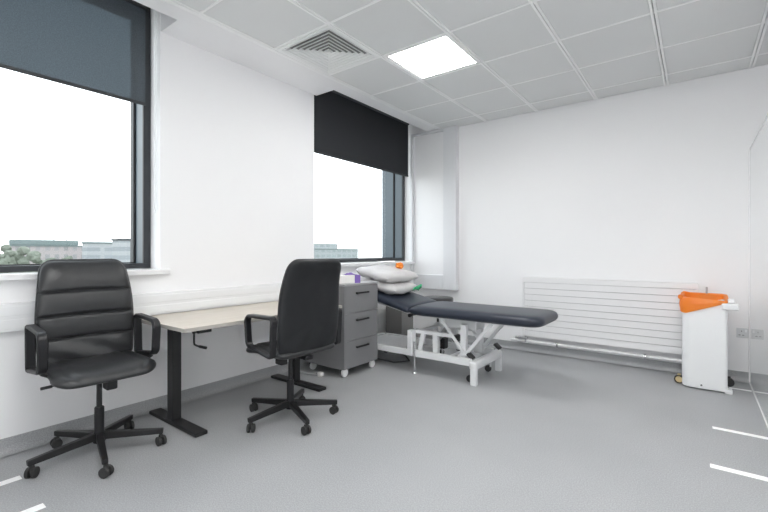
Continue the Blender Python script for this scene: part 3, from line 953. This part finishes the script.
for (x, y, m) in ((BX0 - .022, .09, 'brass'), (BX1 + .02, .24, 'rubber')):
    b = MB(); b.lathe([(.02, -.018), (.036, -.014), (.036, .014), (.02, .018)], (x, y, .0365), 20, 'y')
    o = b.build('castor', M['rubber'], bn)
    b = MB(); b.lathe([(.018, -.02), (.026, -.0195), (.026, .0195), (.018, .02)], (x, y, .0385), 20, 'y'); b.cyl((x, y, .04), (x, y, .085), .012, 12)
    b.build('hub', M[m], o)

# ------------------------------------------------------------------ socket
sk = thing('wall_socket', 'single silver power socket on the end wall next to the partition', 'socket', (.326, BW, .435))
MB().box((-.041, -.009, -.043), (.041, 0, .043), .003).build('plate', M['socket'], sk)
for a in ((-.008, -.010, .010, -.002, -.008, .020), (-.026, -.010, -.022, -.012, -.008, -.016), (-.002, -.010, -.022, .012, -.008, -.016)):
    b = MB(); b.box(a[:3], a[3:]); b.build('pin_hole', M['sockethole'], sk)
MB().box((.018, -.0125, .008), (.030, -.0085, .030), .002).build('switch', M['white_plastic'], sk)

# ------------------------------------------------------------------ floor tape
def tape(x0, y0, x1, y1, label):
    cx, cy = (x0 + x1) / 2, (y0 + y1) / 2
    b = MB()
    hx_, hy_ = abs(x1 - x0) / 2, abs(y1 - y0) / 2
    b.box((-hx_, -hy_, 0), (hx_, hy_, .0015), .0006, 1)
    o = b.build('floor_tape', M['tape'], None, (cx, cy, 0.0002)); tag(o, label, 'floor tape', 'white tape strips on the floor')
tape(.085, 3.435, .366, 3.478, 'white floor tape strip by the partition, middle of the three there')
tape(.06, 2.808, .366, 2.858, 'white floor tape strip by the partition, nearest the viewer')
tape(.225, 4.535, .366, 4.57, 'white floor tape strip between the bin and the partition')
tape(-2.775, -.30, -2.725, .565, 'white floor tape strip nearer the window wall, ending at the left chair castor')
tape(-2.385, -.30, -2.335, .567, 'white floor tape strip in front of the left chair, farther from the wall')

# loose cable by the cabinet
cb = thing('power_cable', 'dark power cable with a grey plug on the floor beside the cabinet', 'cable', (-2.85, 2.62, 0))
MB().tube([(-.16, -.10, .30), (-.155, -.09, .16), (-.12, -.05, .06), (-.05, .02, .014), (.03, .06, .010), (.06, .07, .012)], .007, 8).build('cable', M['grey_cable'], cb)
b = MB(); b.box((.055, .05, .0), (.105, .095, .04), .01, 3); b.build('plug', M['card'], cb)

# ------------------------------------------------------------------ outside, far below and away
GZ = -11.0
def outmat(n, c, v=.1, s=.2): return mat(n, [k * 1.0 for k in c], .9, spec=.1, var=v, vscale=s)
M['roofgreen'] = outmat('far_grey_green_roof', (.16, .20, .20))
M['treeleaf'] = mat('far_foliage', (.155, .175, .145), .95, spec=.05, var=.4, vscale=.8)
M['bark'] = outmat('far_bark', (.10, .08, .06))
M['ground'] = mat('far_ground', (.14, .15, .13), .95, spec=.05, var=.25, vscale=.03)
M['fac_pink'] = facade_mat('far_pink_grey_facade', (.31, .285, .285), (.21, .21, .215), 2.2, 3.0, .6)
M['fac_blue'] = facade_mat('far_pale_blue_facade', (.32, .335, .345), (.23, .25, .265), 40, 1.7, .45)
M['fac_teal'] = facade_mat('far_grey_teal_facade', (.27, .295, .30), (.19, .22, .225), 3.4, 2.3, .55)
o = MB().box((-420, -200, GZ - 1), (XO - 6, 420, GZ)).build('ground', M['ground']); struct(o, 'distant land seen through the windows', 'ground')
def ray(px, py):
    X = (px - 384) / 413.; V = (252 - py) / 413.
    return Vector((.798 * X - .603, .603 * X + .798, V))
def at(px, x):
    d = ray(px, 252); t = x / d.x
    return d.y * t, t
def building(px0, px1, pytop, x, depth, m, label, roof=None, extras=0):
    y0, t0 = at(px0, x); y1, t1 = at(px1, x)
    top = 1.15 + (252 - pytop) / 413. * (t0 + t1) / 2 * 1.0
    r = thing('building', label, 'building', (x, (y0 + y1) / 2, GZ), 0, 'distant buildings seen through the windows')
    h = (y1 - y0) / 2; H = top - GZ
    MB().box((-depth, -h, 0), (0, h, H)).build('walls', m, r)
    MB().box((-depth - .2, -h - .2, H), (.2, h + .2, H + .35), .05).build('roof', roof or M['roofgreen'], r)
    return r, h, H
bA, hA, HA = building(12, 88, 246.5, -150, 4, M['fac_pink'], 'long pinkish grey building under a green grey roof seen through the left window')
MB().box((-3.8, -hA, HA + .35), (-.5, hA * .75, HA + 1.9), .3).build('roof_storey', M['roofgreen'], bA)
for f in (.55, .72):
    b = MB(); b.cyl((-2, hA * (2 * f - 1), HA + 1), (-2, hA * (2 * f - 1), HA + 5.5), .12, 6)
    b.build('mast', M['roofgreen'], bA)
building(87, 117, 243.5, -110, 3, M['fac_blue'], 'pale blue grey banded building seen through the left window')
building(118.5, 150, 240.5, -90, 3, M['fac_blue'], 'taller pale banded building at the right edge of the left window', M['frame'])
bT, hT, HT = building(300, 358, 249.5, -130, 4, M['fac_teal'], 'grey teal stepped building seen through the window above the couch')
MB().box((-3.8, -hT, HT + .35), (-.4, hT * .25, HT + 2.6)).build('upper_storey', M['fac_teal'], bT)
def tree(px, x, pytop, wpx, label, seed):
    y, t = at(px, x)
    top = 1.15 + (252 - pytop) / 413. * t
    rad = wpx / 413. * t / 2
    r = thing('tree', label, 'tree', (x, y, GZ), 0, 'distant trees seen through the left window')
    H = top - GZ
    MB().tube([(0, 0, 0), (0, 0, H - rad)], [.35, .2], 8).build('trunk', M['bark'], r)
    b = MB(); rn = random.Random(seed)
    for k in range(26):
        c_ = Vector((rn.uniform(-.7, .7) * rad, rn.uniform(-.75, .75) * rad, H - rad * rn.uniform(.3, 2.2)))
        s_ = rad * rn.uniform(.25, .45)
        rr = bmesh.ops.create_icosphere(b.bm, subdivisions=2, radius=s_)
        for v_ in rr['verts']:
            v_.co = v_.co * (1 + .35 * noise.noise(v_.co * (2 / s_) + Vector((k, seed, 0)))) + c_
    b.build('crown', M['treeleaf'], r, ang=20)
tree(10, -100, 243, 30, 'bushy green tree at the left edge of the left window view', 1)
tree(1, -70, 249, 22, 'low green tree cut by the left edge of the picture', 2)
tree(44, -80, 252, 26, 'round green tree in front of the pinkish building', 3)
tree(71, -98, 256, 16, 'small dark green tree between the far buildings', 4)

# ------------------------------------------------------------------ light and camera
def area(name, loc, size, power, rot=(0, 0, 0), col=(1, 1, 1)):
    l = bpy.data.lights.new(name, 'AREA'); l.shape = 'SQUARE'; l.size = size; l.energy = power; l.color = col
    o = bpy.data.objects.new(name, l); C.objects.link(o); o.location = loc; o.rotation_euler = rot
    return o
w = bpy.data.worlds.new('sky'); bpy.context.scene.world = w; w.use_nodes = True
nt = w.node_tree; bg = nt.nodes['Background']
tc = nt.nodes.new('ShaderNodeTexCoord'); sp = nt.nodes.new('ShaderNodeSeparateXYZ')
nt.links.new(tc.outputs['Generated'], sp.inputs['Vector'])
cr = nt.nodes.new('ShaderNodeValToRGB')
cr.color_ramp.elements[0].position = .0; cr.color_ramp.elements[0].color = (.97, .99, 1, 1)
cr.color_ramp.elements[1].position = .6; cr.color_ramp.elements[1].color = (.90, .95, 1, 1)
nt.links.new(sp.outputs['Z'], cr.inputs['Fac']); nt.links.new(cr.outputs['Color'], bg.inputs['Color'])
bg.inputs['Strength'].default_value = 2.6

area('added_fill', (.2, -1.45, 1.5), 1.6, 42, (R(122), 0, R(28)))  # added unseen fill light behind the camera, evens out the brightness
sc = bpy.context.scene
sc.view_settings.view_transform = 'Standard'
sc.view_settings.look = 'None'
sc.view_settings.exposure = 0.41
sc.cycles.max_bounces = 10; sc.cycles.diffuse_bounces = 6; sc.cycles.transparent_max_bounces = 12
sc.cycles.use_denoising = True
cd = bpy.data.cameras.new('camera'); cam = bpy.data.objects.new('camera', cd); C.objects.link(cam)
cam.location = CAM
cam.rotation_euler = (R(90), 0, math.atan2(.603, .798))
cd.sensor_width = 36; cd.lens = 36 * 413 / 768.
cd.shift_y = -4 / 768.
cd.clip_start = .05; cd.clip_end = 2000
sc.camera = cam
